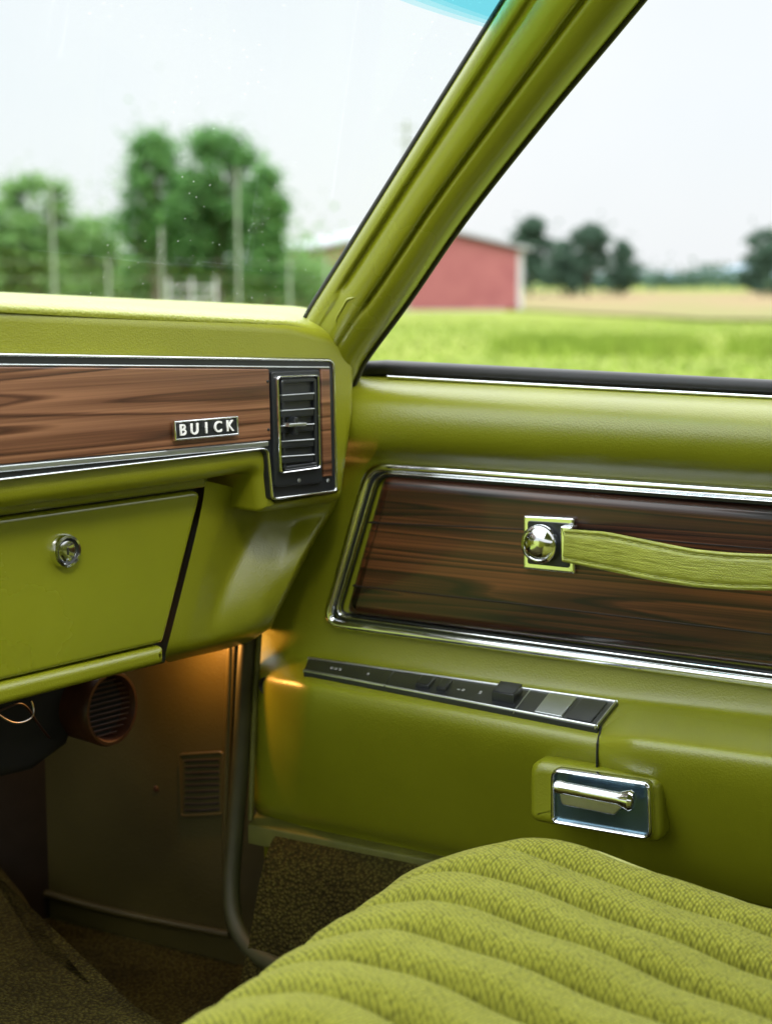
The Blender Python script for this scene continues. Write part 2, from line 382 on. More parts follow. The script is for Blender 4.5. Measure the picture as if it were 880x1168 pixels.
bt=fillet([(-300,401),(0,404.5),(379.5,411),(383,560),(310.5,569),(305,511),(0,547),(-300,581)],[0,0,8,5,4,8,0,0],n=5,closed=False)
sweep('bezel_chrome_edge',[dash(u,v,.004) for u,v in bt],DN,dome(.0024,.0018),M_chrome,db)
sweep('bezel_bright_band_upper',[dash(u,v,.004) for u,v in [(-300,413),(0,416),(374,419)]],DN,dome(.002,.0016),M_satin,db)
sweep('bezel_bright_band_lower',[dash(u,v,.004) for u,v in [(-300,561),(0,534.5),(304,506)]],DN,flatp(.0048,.0022),M_satin,db)
wd=fillet([(-300,415.5),(0,418.5),(307,421),(309,502),(0,530),(-300,555)],[0,0,2,2,0,0])
slab('dash_wood_panel',[dash(u,v,.0062) for u,v in wd],DN,.004,.0008,M_wdash,db)
slab('dash_wood_end',[dash(u,v,.0062) for u,v in [(366,421.5),(376,421.5),(379,543),(369,544)]],DN,.004,.0008,M_wdash,db)
slab('vent_housing',[dash(u,v,.0075) for u,v in fillet([(310,424),(365,422),(368,551),(314,556)],3)],DN,.008,.001,M_black,db)
vo=fillet([(315,430),(361,428),(363,533),(319,539)],3)
sweep('vent_frame',[dash(u,v,.0085) for u,v in vo],DN,dome(.0022,.0030),M_chrome,db,closed=True)
vi=fillet([(320,435),(357,433),(359,529),(323,534)],2)
sweep('vent_frame_inner',[dash(u,v,.008) for u,v in vi],DN,flatp(.0035,.003),M_black,db,closed=True)
for k in range(5):
    v0=450+k*17.5
    slab('vent_slat_%d'%k,[dash(u,v,.0115) for u,v in [(321,v0+1),(358,v0-1.5),(358,v0+6.5),(321,v0+9)]],DN,.004,.001,M_black,db)
    sweep('vent_slat_edge_%d'%k,[dash(321,v0+1,.0118),dash(358,v0-1.5,.0118)],DN,dome(.0011,.0008),M_satin,db)
slab('vent_lever',[dash(u,v,.019) for u,v in [(330,483),(350,482),(350,486),(330,487)]],DN,.008,.0008,M_satin,db)
slab('vent_lever_post',[dash(u,v,.018) for u,v in [(336,476),(340,476),(340,496),(336,496)]],DN,.008,.0008,M_black,db)
for k,(u,v) in enumerate(((341,548),(374,548))):
    lathe('bezel_screw_%d'%k,dash(u,v,.0075 if k==0 else .006),DN,[(.0018,0),(.0014,.001),(0,.0012)],M_satin,db,n=16)
lathe('bezel_pin_1',dash(305,435,.0062),DN,[(.0013,0),(.0010,.0008),(0,.001)],M_black,db,n=14)
lathe('bezel_pin_2',dash(306,490,.0062),DN,[(.0013,0),(.0010,.0008),(0,.001)],M_black,db,n=14)
bg=[(199,481.5),(270,475.5),(271,495),(200,501.5)]
slab('badge_plate',[dash(u,v,.0095) for u,v in fillet(bg,1.5)],DN,.005,.0008,M_black,db)
sweep('badge_rim',[dash(u,v,.0095) for u,v in bg],DN,dome(.0018,.0014),M_chrome,db,closed=True)
for k,ch in enumerate('BUICK'):
    tc=bpy.data.curves.new('badge_letter_%d'%k,'FONT'); tc.body=ch; tc.size=.0128; tc.extrude=.0007; tc.offset=.00015
    tc.align_x='CENTER'; tc.align_y='CENTER'; tc.materials.append(M_white)
    to=bpy.data.objects.new('badge_letter_%d'%k,tc); S.collection.objects.link(to)
    cc=dash(208.5+13.4*k,491.0-1.22*k,.0105); to.matrix_world=Matrix(((DD.x,0,DN.x,cc.x),(DD.y,0,DN.y,cc.y),(0,1,0,cc.z),(0,0,0,1)))
    to.parent=db
lh=[(-300,600),(0,570),(238,540),(240,560),(190,757),(0,803),(-300,870)]
slab('lower_housing',[dash(u,v,-.040) for u,v in lh],DN,.16,.004,M_black,db)
fs_=fillet([(-300,600),(0,572),(240,540),(236,556),(0,589),(-300,630)],[0,0,4,4,0,0])
slab('lower_fascia',[dash(u,v,-.030) for u,v in fs_],DN,.03,.004,M_dashv,db)
gd=fillet([(-300,635),(0,591),(231,559),(187,733),(0,777),(-300,848)],[0,0,8,8,0,0])
slab('glove_box_door',[dash(u,v,-.030) for u,v in gd],DN,.02,.004,M_greenpaint,db)
lp=fillet([(-300,853),(0,781),(188,737),(189,757),(0,806),(-300,884)],[0,0,4,8,0,0])
slab('lower_lip',[dash(u,v,-.026) for u,v in lp],DN,.05,.006,M_dashv,db)
lc=dash(73,628,-.030)
lathe('glove_box_lock',lc,DN,[(.0135,0),(.0135,.003),(.0125,.0055),(.0105,.0058),(.0095,.0045),(.0085,.003),(.0080,.0042),(.004,.005),(0,.005)],M_chrome,db)
lathe('glove_box_lock_ring',lc,DN,[(.0100,.0060),(.0084,.0048)],M_black,db)
slab('glove_box_keyslot',[lc+DN*.0056+DD*a+ZP*b for a,b in ((-.0006,-.003),(.0006,-.003),(.0006,.003),(-.0006,.003))],DN,.001,.0001,M_black,db)
ec=[[(233,548,-.03),(262,555,-.034),(300,566,-.045),(345,568,-.035),(392,560,-.02)],
    [(234,560,-.032),(262,572,-.040),(298,588,-.062),(340,590,-.055),(384,584,-.03)],
    [(226,600,-.030),(248,606,-.036),(278,616,-.056),(330,612,-.045),(364,606,-.030)],
    [(206,680,-.030),(224,684,-.034),(244,690,-.044),(300,684,-.034),(330,676,-.034)],
    [(191,738,-.030),(212,735,-.032),(240,728,-.038),(290,718,-.036),(312,708,-.040)],
    [(187,752,-.036),(212,747,-.038),(245,738,-.044),(292,728,-.05),(310,718,-.055)],
    [(192,756,-.10),(215,750,-.12),(252,742,-.12),(285,732,-.12),(304,716,-.12)]]
def rsm(r,n=24):
    out=[]
    for i in range(n):
        t=i/(n-1)*(len(r)-1); k=min(int(t),len(r)-2); s=t-k
        out.append(tuple(r[k][j]*(1-s)+r[k+1][j]*s for j in range(3)))
    return out
loft('lower_end_cap',[[dash(*p) for p in rsm(r,17)]+[dash(r[-1][0],r[-1][1],-.2)] for r in ec],M_dashv,db,sub=2)
ax=(DN+V((.15,0,.05))).normalized()
dc=dash(127,808,-.16)
lathe('duct_outlet_ring',dc,ax,[(.030,-.05),(.034,-.012),(.0355,-.002),(.034,.002),(.031,.002),(.029,-.002),(.027,-.012)],M_orange,db)
lathe('duct_outlet_back',dc,ax,[(.028,-.012),(0,-.012)],M_dark,db)
for k in range(11):
    y=-.025+.005*k; w=sqrt(max(.0275**2-y*y,.00001))
    tube('duct_outlet_bar_%d'%k,[dc+V((0,0,1))*y-DD*w-ax*.006,dc+V((0,0,1))*y+DD*w-ax*.006],.0009,M_orange,db)
tube('wire_1',[dash(-20,800,-.12),dash(5,822,-.12),dash(25,826,-.13),dash(42,815,-.14),dash(36,800,-.14)],.0008,M_satin,db)
tube('wire_2',[dash(-20,820,-.13),dash(10,806,-.12),dash(28,800,-.13),dash(46,830,-.16),dash(60,845,-.2)],.0010,M_orange,db)
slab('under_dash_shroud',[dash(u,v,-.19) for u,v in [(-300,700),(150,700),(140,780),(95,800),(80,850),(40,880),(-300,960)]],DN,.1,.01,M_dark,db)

# =============== WINDSHIELD PILLAR ===============
pg=group('windshield_pillar')
A=[(330,392),(345,370),(356,350),(400,280),(450,200),(506,110),(573,3),(637,-100),(700,-200)]
B=[(398,450),(408,428),(419,407),(466,343),(533,246),(622,133),(702,37),(792,-72),(880,-180)]
cs=[(-.02,-.045),(0,-.012),(.02,-.003),(.06,.003),(.13,.006),(.17,.006),(.185,.001),(.22,.001),(.235,.006),(.35,.012),(.50,.014),(.555,.013),(.565,.005),(.60,.005),(.61,.0115),(.75,.010),(.88,.004),(.96,-.006),(1.0,-.018),(1.0,-.04)]
def rs2(P,n):
    out=[]
    for i in range(n):
        t=i/(n-1)*(len(P)-1); k=min(int(t),len(P)-2); s=t-k
        p0=V(P[max(k-1,0)]);p1=V(P[k]);p2=V(P[k+1]);p3=V(P[min(k+2,len(P)-1)])
        out.append(.5*((2*p1)+(p2-p0)*s+(2*p0-5*p1+4*p2-p3)*s*s+(3*p1-p0-3*p2+p3)*s**3))
    return out
Aa=rs2(A,60);Bb=rs2(B,60)
loft('pillar_trim',[[pil(*(a*(1-t)+b*t),o if not (.18<t<.23 or .56<t<.605) or i>18 else o+.006) for i,(a,b) in enumerate(zip(Aa,Bb))] for t,o in cs],M_greenpaint,pg,sub=1)
sweep('pillar_glass_seal',[pil(p.x+1,p.y-2,-.014) for p in Aa],PN,dome(.006,.004),M_rubber,pg)
sweep('pillar_door_seal',[pil(p.x,p.y,-.018) for p in Bb],PN,dome(.006,.004),M_rubber,pg)
cp=fillet([(383,364),(396,341),(410,337),(412,346),(400,366),(388,371)],6,n=4)
sweep('pillar_base_cap_rim',[pil(u,v,.010) for u,v in cp],PN,dome(.003,.0026),M_greenpaint,pg,closed=True)

# =============== WINDSHIELD ===============
wg=group('windshield')
def glass(name,c,specks=True,gf=.03):
    m,nt,b=mat(name); nt.nodes.remove(b); out=nt.nodes['Material Output']
    tr=N(nt,'ShaderNodeBsdfTransparent'); tr.inputs[0].default_value=(*c,1)
    gl=N(nt,'ShaderNodeBsdfGlossy'); gl.inputs['Roughness'].default_value=.02
    mx=N(nt,'ShaderNodeMixShader'); mx.inputs[0].default_value=gf
    nt.links.new(tr.outputs[0],mx.inputs[1]); nt.links.new(gl.outputs[0],mx.inputs[2])
    last=mx
    if specks:
        co=coords(nt,(1,1,1)); v=N(nt,'ShaderNodeTexVoronoi',Scale=130.0); nt.links.new(co,v.inputs['Vector'])
        lt=N(nt,'ShaderNodeMath',operation='LESS_THAN'); lt.inputs[1].default_value=.080; nt.links.new(v.outputs['Distance'],lt.inputs[0])
        n=N(nt,'ShaderNodeTexNoise',Scale=6.0); nt.links.new(co,n.inputs['Vector'])
        g=N(nt,'ShaderNodeMath',operation='GREATER_THAN'); g.inputs[1].default_value=.46; nt.links.new(n.outputs['Fac'],g.inputs[0])
        mu=N(nt,'ShaderNodeMath',operation='MULTIPLY'); nt.links.new(lt.outputs[0],mu.inputs[0]); nt.links.new(g.outputs[0],mu.inputs[1])
        m2=N(nt,'ShaderNodeMath',operation='MULTIPLY'); m2.inputs[1].default_value=.25; nt.links.new(mu.outputs[0],m2.inputs[0])
        df=N(nt,'ShaderNodeBsdfTranslucent'); df.inputs[0].default_value=(.95,.95,.9,1)
        mx2=N(nt,'ShaderNodeMixShader'); nt.links.new(m2.outputs[0],mx2.inputs[0]); nt.links.new(mx.outputs[0],mx2.inputs[1]); nt.links.new(df.outputs[0],mx2.inputs[2]); last=mx2
    nt.links.new(last.outputs[0],out.inputs['Surface']); return m
M_glass=glass('windshield_glass',(.97,1.0,.99)); M_tint=glass('tinted_glass_band',(.68,.93,.96),False,0.0)
w0=pil(352,362,-.016); w1=pil(637,-102,-.016)
w2=w0-DD*1.3+V((0,.05,.03)); w3=w1-DD*1.3+V((0,.05,.03))
obj('glass_pane',[w0,w1,w3,w2],[(0,1,2,3)],M_glass,wg,False)
wn=(w1-w0).cross(w2-w0).normalized()
if wn.dot(CAM-w0)<0: wn=-wn
def wsh(u,v,o=.001): return onpl(u,v,w0+wn*o,wn)
for k in range(4):
    pp=[(425+9*k,-30)]+[(425+9*k+ (578-425-9*k)*t, -16-4*k+54*t**.75) for t in [i/10 for i in range(11)]]+[(640,-110),(432,-110)]
    obj('tint_band_%d'%k,[wsh(u,v,.001+.001*k) for u,v in pp],[tuple(range(len(pp)))],M_tint,wg,False)

# =============== ROOF + rest of cabin ===============
rg=group('car_roof')
M_head=vinyl('headliner_vinyl',(.16,.17,.04),rough=.6,grain=300)
box('headliner',-.60,1.14,-1.4,.36,1.15+.335,1.15+.355,M_head,rg)
dg=group('unseen_driver_door')  # unseen, added to close off side light and deepen interior contrast
box('driver_door_panel',-.66,-.60,-1.4,1.1,.40,1.06,M_green,dg)
box('driver_armrest',-.60,-.53,-.6,.5,.72,.78,M_green,dg)
rc=group('unseen_rear_seat')  # unseen, added so the rear of the cabin gives less fill light
box('rear_seat_backrest',-.60,1.20,-1.4,-1.25,.40,1.12,M_green,rc)
box('rear_seat_cushion',-.60,1.20,-1.25,-.75,.40,.74,M_green,rc)

# =============== KICK PANEL, FLOOR ===============
kg=group('kick_panel')
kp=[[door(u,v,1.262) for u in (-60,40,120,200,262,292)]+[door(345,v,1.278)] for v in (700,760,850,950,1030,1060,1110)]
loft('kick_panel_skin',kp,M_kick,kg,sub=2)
g=fillet([(205,861),(254,858),(255,928),(207,931)],4)
slab('kick_vent_plate',[door(u,v,1.258) for u,v in g],NX,.006,.0015,M_kick,kg)
sweep('kick_vent_rim',[door(u,v,1.258) for u,v in g],NX,dome(.003,.0016),M_kick,kg,closed=True)
for j in range(9):
    v=867+j*7
    sweep('kick_vent_slot_%d'%j,[door(211,v+1.5,1.2575),door(231,v+1+random.uniform(-1,1),1.2575),door(250,v,1.2575)],NX,dome(.0028,.0008),M_dark,kg)
tube('kick_trim_edge',[door(u,v,1.255) for u,v in [(262,735),(258,850),(256,960),(258,1040),(262,1062)]],.003,M_kick,kg)
tube('kick_base_strip',[door(u,v,1.258) for u,v in [(-60,985),(40,1016),(150,1046),(262,1066)]],.004,M_kick,kg)
lathe('kick_screw',door(178,900,1.2615),NX,[(.0035,0),(.003,.001),(0,.0014)],M_orange,kg,n=16)
lathe('jamb_hole',door(304,782,1.234),NX,[(.0085,0),(.0080,.002),(.006,.0005),(0,0)],M_dark,cd,n=24)
M_seal=simple('olive_weatherstrip',(.085,.088,.012),.5,0,noise=.2)
M_kseal=simple('brown_weatherstrip',(.030,.030,.006),.6,0,noise=.2)
wsg=group('door_weatherstrip')
tube('seal_bulb',[door(u,v,x) for u,v,x in [(285,700,1.236),(281,745,1.236),(276,850,1.232),(268,950,1.218),(263,1010,1.205),(266,1050,1.195),(280,1078,1.185),(300,1096,1.175),(330,1108,1.165)]],.0085,M_kseal,wsg)
tube('seal_lip',[door(u,v,x) for u,v,x in [(297,700,1.238),(293,760,1.238),(288,850,1.236),(286,935,1.228)]],.003,M_seal,wsg)
fg=group('car_floor')
zf=1.15-.69
def cr(x,z,y0=-.6,y1=.80,n=30): return [V((x,y0+(y1-y0)*i/(n-1),1.15+z)) for i in range(n)]
loft('sill_carpet',[cr(1.228,-.526),cr(1.215,-.53),cr(1.195,-.56),cr(1.175,-.63),cr(1.15,-.672),cr(1.10,-.688)],M_carpet,fg,sub=1)
slab('sill_scuff_plate',[V((1.30,-.6,1.15-.521)),V((1.30,.86,1.15-.521)),V((1.222,.83,1.15-.521)),V((1.222,-.6,1.15-.521))],ZP,.02,.003,M_seal,fg)
loft('floor_carpet',[[V((x,y,zf)) for x in (-.8,0,.5,1,1.3)] for y in (-1.4,-.5,0,.5,1,1.35)],M_carpet,fg,sub=0)
tb=fillet([(-500,930),(0,975),(30,1010),(70,1078),(130,1118),(215,1172),(215,1400),(-500,1400)],[0,20,20,30,20,10,0,0])
slab('tunnel_carpet',[flr(u,v,-.60) for u,v in tb],ZP,.09,.02,M_carpet,fg)
fw=group('firewall')
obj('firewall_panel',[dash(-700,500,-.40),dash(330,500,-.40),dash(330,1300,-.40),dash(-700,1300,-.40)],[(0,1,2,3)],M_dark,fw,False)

# courtesy lamp lit under the dash (warm glow on the kick panel)
cl_=group('courtesy_lamp')
lp_=dash(215,728,-.17)
lathe('lamp_housing',lp_+V((0,0,.006)),V((0,0,-1)),[(0,-.012),(.013,-.012),(.013,0),(.011,.001)],M_dark,cl_,n=24)
bl=bpy.data.lights.new('courtesy_bulb','POINT'); bl.energy=.80; bl.color=(1,.42,.09); bl.shadow_soft_size=.008
bo=bpy.data.objects.new('courtesy_bulb',bl); S.collection.objects.link(bo); bo.location=lp_+V((0,0,-.008)); bo.parent=cl_

# =============== BENCH SEAT ===============
sg=group('bench_seat')
def seatz(x,y):
    return -.405 if y>.45 else -.405-.155*(.45-y)
CX,CY,RX,RY=1.00,.40,.075,.15
def bump(p):
    f=p-math.floor(p); d=min(f,1-f)*.052
    return .0235*(1-(1-abs(sin(pi*p)))**2.0)-.008-.012*math.exp(-(d/.0034)**2)
def seatpt(x,y):
    dx=max(0,(x-CX)/RX); dy=max(0,(y-CY)/RY); d=sqrt(dx*dx+dy*dy)
    z=seatz(x,min(y,CY+RY))
    if x<.99: bul=bump((.99-x)/.052)
    else:
        bul=bump(min((x-.99)/.104,.5)*1.0)*(1-.45*min(1,dy))
    if d<=1:
        drop=.085*(1-sqrt(1-d*d)); wv=.0018*sin(x*23+y*11)*sin(y*31)+.0010*sin(y*70+x*40)
        return V((x,y,1.15+z-drop+bul+wv-.003))
    px=CX+(x-CX)/d if x>CX else x; py=CY+(y-CY)/d if y>CY else y
    return V((px,py,1.15+z-.088-min(.17,(d-1)*.25)+bul*.6))
nx,ny=820,110
vs=[];fs=[]
for i in range(nx):
    x=.30+(CX+RX*1.5-.30)*i/(nx-1)
    for j in range(ny):
        y=-.35+(CY+RY*1.7+.35)*j/(ny-1)
        vs.append(seatpt(x,y))
for i in range(nx-1):
    for j in range(ny-1): a=i*ny+j; fs.append((a,a+ny,a+ny+1,a+1))
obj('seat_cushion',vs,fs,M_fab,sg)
wl=[]
for k in range(30):
    if k<18: y=-.35+(CY+.35)*k/18; p=seatpt(CX+RX*.66,y)
    else:
        t=(k-18)/11*radians(38); p=seatpt(CX+RX*.66*cos(t),CY+RY*.66*sin(t))+V((0,0,-.004*((k-18)/11)**2))
    wl.append(p+V((0.001,0,.001)))
M_pipe=vinyl('green_piping',(.42,.43,.12),rough=.4)
tube('seat_piping',wl,.003,M_pipe,sg)

# =============== OUTDOORS ===============
def gz(x,y):
    r=sqrt(x*x+y*y); t=min(max((r-8)/152,0),1); return -1.2*(t*t*(3-2*t))
def head(u): return H+atan((u-440)/1819)
def gp(u,d,z=None):
    a=head(u); x=sin(a)*d; y=cos(a)*d; return V((x,y,gz(x,y) if z is None else z))
def groundmat(name,stops,sc):
    m,nt,b=mat(name); co=coords(nt)
    n=N(nt,'ShaderNodeTexNoise',Scale=sc,Detail=8.0,Roughness=.65); nt.links.new(co,n.inputs['Vector'])
    n2=N(nt,'ShaderNodeTexNoise',Scale=sc*.07,Detail=3.0); nt.links.new(co,n2.inputs['Vector'])
    ad=N(nt,'ShaderNodeMath',operation='ADD'); nt.links.new(n.outputs['Fac'],ad.inputs[0]); nt.links.new(n2.outputs['Fac'],ad.inputs[1])
    hv=N(nt,'ShaderNodeMath',operation='MULTIPLY'); hv.inputs[1].default_value=.5; nt.links.new(ad.outputs[0],hv.inputs[0])
    r=ramp(nt,hv.outputs[0],stops); nt.links.new(r.outputs['Color'],b.inputs['Base Color']); b.inputs['Roughness'].default_value=.95
    b.inputs['Specular IOR Level'].default_value=.1
    return m
M_grass=groundmat('grass_ground',[(.35,(.11,.16,.022)),(.5,(.175,.215,.035)),(.65,(.235,.26,.06))],.6)
M_crop=groundmat('dry_crop',[(.38,(.15,.175,.05)),(.48,(.21,.175,.085)),(.56,(.25,.165,.10)),(.66,(.17,.19,.06))],.10)
radii=[0,6,9,13,18,25,32,40,50,60,72,85,100,115,130,145,160,200,260,340,450,600,900,1500,3000,6000]
NA=180
vs=[V((0,0,0))];fs=[]
for r in radii[1:]:
    for k in range(NA):
        a=2*pi*k/NA; x=sin(a)*r;y=cos(a)*r; vs.append(V((x,y,gz(x,y))))
for k in range(NA): fs.append((0,1+(k+1)%NA,1+k))
for i in range(len(radii)-2):
    for k in range(NA):
        a=1+i*NA+k; b=1+i*NA+(k+1)%NA; fs.append((a,b,b+NA,a+NA))
obj('ground',vs,fs,M_grass)
vs=[];fs=[]
rr=[58,72,85,100,115,130,145,160,200,260,340]
hs=[head(u) for u in (575,620,680,740,800,860,920,1000,1100,1300)]
for i,r in enumerate(rr):
    for j,a in enumerate(hs):
        r2=max(r,50+60*max(0,1-j/5.0)**1.3+3*sin(j*2.3)) 
        x=sin(a)*r2;y=cos(a)*r2; vs.append(V((x,y,gz(x,y)+.10)))
for i in range(len(rr)-1):
    for j in range(len(hs)-1): a=i*len(hs)+j; fs.append((a,a+1,a+len(hs)+1,a+len(hs)))
obj('crop_field',vs,fs,M_crop)
M_blade=groundmat('grass_blades',[(.35,(.11,.19,.02)),(.5,(.18,.26,.035)),(.7,(.26,.31,.06))],1.5)
vs=[];fs=[]
for k in range(11000):
    u=random.uniform(380,960); d=random.uniform(17,60); cl=random.random()<.45
    if cl: u=random.choice((600,640,700,730,770,870))+random.gauss(0,16); d=random.gauss(28,1.2)
    p=gp(u,d); a=random.uniform(0,pi); h=random.uniform(.12,.34) if cl else random.uniform(.03,.10); w=.03
    e=V((cos(a)*w,sin(a)*w,0)); i=len(vs)
    vs+= [p-e,p+e,p+V((random.uniform(-.08,.08),random.uniform(-.08,.08),h))]; fs.append((i,i+1,i+2))
obj('grass',vs,fs,M_blade,None,False)

def leafmat(name,c0,c1,c2):
    m,nt,b=mat(name); co=coords(nt); n=N(nt,'ShaderNodeTexNoise',Scale=1.6,Detail=6.0,Roughness=.7); nt.links.new(co,n.inputs['Vector'])
    r=ramp(nt,n.outputs['Fac'],[(.35,c0),(.5,c1),(.68,c2)]); nt.links.new(r.outputs['Color'],b.inputs['Base Color'])
    b.inputs['Roughness'].default_value=.7; b.inputs['Specular IOR Level'].default_value=.2
    tl=N(nt,'ShaderNodeBsdfTranslucent'); nt.links.new(r.outputs['Color'],tl.inputs[0]); mx=N(nt,'ShaderNodeMixShader'); mx.inputs[0].default_value=.45
    nt.links.new(b.outputs[0],mx.inputs[1]); nt.links.new(tl.outputs[0],mx.inputs[2]); nt.links.new(mx.outputs[0],nt.nodes['Material Output'].inputs['Surface'])
    return m
M_leaf=leafmat('green_leaves',(.06,.16,.045),(.11,.26,.07),(.18,.36,.10))
M_leaf2=leafmat('pale_green_leaves',(.09,.20,.06),(.16,.30,.085),(.24,.38,.13))
M_leafd=leafmat('distant_leaves',(.045,.09,.07),(.07,.13,.085),(.10,.16,.10))
M_bark=simple('bark',(.09,.07,.05),.9,0,noise=.4,ns=6)
def leaves(vs,fs,fm,c,rx,rz,n,size,mi=1,gap=.75):
    for _ in range(n):
        d=V((random.gauss(0,1),random.gauss(0,1),random.gauss(0,1))).normalized(); rr=abs(random.gauss(0,.62))*1.2
        p=c+V((d.x*rx*rr,d.y*rx*rr,d.z*rz*rr)); s=size*random.uniform(.5,1.3)
        a=V((random.gauss(0,1),random.gauss(0,1),random.gauss(0,1))).normalized(); b=a.orthogonal().normalized()
        i=len(vs); vs+=[p-a*s,p-b*s*.6,p+a*s,p+b*s*.6]; fs.append((i,i+1,i+2,i+3)); fm.append(mi)
def limb(vs,fs,fm,p0,p1,r0,r1,n=7):
    ax=(p1-p0).normalized(); a=ax.orthogonal().normalized(); b=ax.cross(a); i=len(vs)
    for p,r in ((p0,r0),(p1,r1)):
        for k in range(n): t=2*pi*k/n; vs.append(p+a*cos(t)*r+b*sin(t)*r)
    for k in range(n): j=(k+1)%n; fs.append((i+k,i+j,i+n+j,i+n+k)); fm.append(0)
def tree(name,u,d,topv,wpx,n=7000,lf=None,base=.18,size=.16,lobes=40):
    p=gp(u,d); h=(320-topv)/1819*d+1.15-p.z; w=wpx/1819*d/2
    vs=[];fs=[];fm=[]
    limb(vs,fs,fm,p,p+V((0,0,h*.35)),h*.025,h*.018); limb(vs,fs,fm,p+V((0,0,h*.35)),p+V((.1,0,h*.85)),h*.018,h*.004)
    for k in range(lobes):
        z=base+(1-base)*random.random()**.8; tt=(z-base)/(1-base)
        prof=max(.2,sqrt(max(0,1-((tt-.42)/.62)**2)))
        a=random.uniform(0,2*pi); rr=random.uniform(.35,.95)*w*prof
        c=p+V((cos(a)*rr,sin(a)*rr,min(z*h*.92,h*.93)))
        limb(vs,fs,fm,p+V((0,0,max(.25,z-.2)*h*.8)),c,h*.008,h*.002,5)
        leaves(vs,fs,fm,c,w*random.uniform(.20,.34),h*random.uniform(.05,.09),int(n/lobes),size*random.uniform(.8,1.2))
    leaves(vs,fs,fm,p+V((0,0,h*.5)),w*.75,h*.33,n//5,size)
    leaves(vs,fs,fm,p+V((w*.1,0,h*.92)),w*.35,h*.06,n//20,size)
    return obj(name,vs,fs,None,None,False,mats=[M_bark,lf or M_leaf],fm=fm)
for (u,topv,w,d,lf) in ((178,150,104,70,M_leaf),(250,147,122,72,M_leaf),(304,190,66,69,M_leaf),(215,195,140,74,M_leaf),(40,200,130,62,M_leaf2),(-55,205,130,60,M_leaf2),(98,250,70,66,M_leaf2)):
    tree('deciduous_tree',u,d,topv,w,n=13000,size=.13,lf=lf)
for (u,topv,w,d) in ((604,246,50,230),(640,275,44,240),(670,256,54,235),(708,276,40,240),(868,262,46,230)):
    tree('deciduous_tree',u,d,topv,w,n=4500,lf=M_leafd,size=.42,base=.05,lobes=22)
vs=[];fs=[];fm=[]
for k in range(150):
    u=random.uniform(-120,378); d=random.uniform(74,84); p=gp(u,d); h=random.uniform(2.2,4.2)*(1.2 if u<130 else .95)
    leaves(vs,fs,fm,p+V((0,0,h*.5)),1.5,h*.55,190,.17,mi=0)
obj('hedgerow',vs,fs,None,None,False,mats=[M_leaf2],fm=fm)
vs=[];fs=[];fm=[]
for k in range(420):
    u=random.uniform(-300,1400); d=random.uniform(480,560); p=gp(u,d); h=random.uniform(4,8.5)
    leaves(vs,fs,fm,p+V((0,0,h*.45)),random.uniform(5,9),h*.55,60,1.0,mi=0)
obj('distant_tree_line',vs,fs,None,None,False,mats=[M_leafd],fm=fm)
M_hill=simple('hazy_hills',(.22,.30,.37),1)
vs=[];fs=[]
for k in range(120):
    u=-900+k*30; a=head(u); d=2600; x=sin(a)*d;y=cos(a)*d
    h=20+10*sin(k*.21)+6*sin(k*.53+1)+3*sin(k*1.3); vs+=[V((x,y,-3)),V((x*1.05,y*1.05,h+8))]
for k in range(119): fs.append((2*k,2*k+2,2*k+3,2*k+1))
obj('hills',vs,fs,M_hill)

# barn
bn=group('red_barn')
def corr():
    m,nt,b=mat('red_corrugated_metal'); co=coords(nt)
    w=N(nt,'ShaderNodeTexWave',Scale=1.6); w.bands_direction='Y'; nt.links.new(co,w.inputs['Vector'])
    n=N(nt,'ShaderNodeTexNoise',Scale=1.0,Detail=5.0); nt.links.new(co,n.inputs['Vector'])
    r=ramp(nt,n.outputs['Fac'],[(.3,(.25,.07,.075)),(.7,(.31,.10,.10))]); nt.links.new(r.outputs['Color'],b.inputs['Base Color'])
    bp=N(nt,'ShaderNodeBump',Strength=.6,Distance=.04); nt.links.new(w.outputs['Fac'],bp.inputs['Height']); nt.links.new(bp.outputs['Normal'],b.inputs['Normal'])
    b.inputs['Roughness'].default_value=.5; return m
M_red=corr(); M_roof=simple('pale_metal_roof',(.30,.32,.34),.5,0,noise=.08,ns=1); M_trim=simple('white_trim',(.42,.42,.42),.6)
L_=gp(372,105.5); R_=gp(592,110)
gx=(R_-L_); gx.z=0; W=gx.length; gx.normalize(); gb=V((-gx.y,gx.x,0))
if gb.dot(V((sin(H),cos(H),0)))<0: gb=-gb
zb=min(L_.z,R_.z)-.2; ze=1.15+(320-285)/1819*110; zr=ze+1.45; Dp=16
o0=V((L_.x,L_.y,0))
def bp_(x,y,z): return o0+gx*x+gb*y+V((0,0,z))
obj('walls',[bp_(0,0,zb),bp_(W,0,zb),bp_(W,0,ze),bp_(W/2,0,zr),bp_(0,0,ze),bp_(0,Dp,zb),bp_(W,Dp,zb),bp_(W,Dp,ze),bp_(W/2,Dp,zr),bp_(0,Dp,ze)],
    [(0,1,2,3,4),(5,9,8,7,6),(1,6,7,2),(0,4,9,5)],M_red,bn,False)
k=(zr-ze)/(W/2); ov=.7
for nm,s in (('roof_a',0),('roof_b',1)):
    xa=-ov if s==0 else W+ov
    za=ze-k*ov+.06
    vs=[bp_(xa,-.5,za),bp_(W/2,-.5,zr+.06),bp_(W/2,Dp+.5,zr+.06),bp_(xa,Dp+.5,za)]
    vs+=[p+V((0,0,.22)) for p in vs]
    obj(nm,vs,[(0,1,2,3),(4,7,6,5),(0,4,5,1),(3,2,6,7),(0,3,7,4),(1,5,6,2)],M_roof,bn,False)
obj('corner_trim',[bp_(W-.15,-.03,zb),bp_(W+.25,-.03,zb),bp_(W+.25,-.03,ze-.1),bp_(W-.15,-.03,ze-.1)],[(0,1,2,3)],M_trim,bn,False)
obj('base_trim',[bp_(0,-.02,zb),bp_(W,-.02,zb),bp_(W,-.02,zb+.3),bp_(0,-.02,zb+.3)],[(0,1,2,3)],M_trim,bn,False)

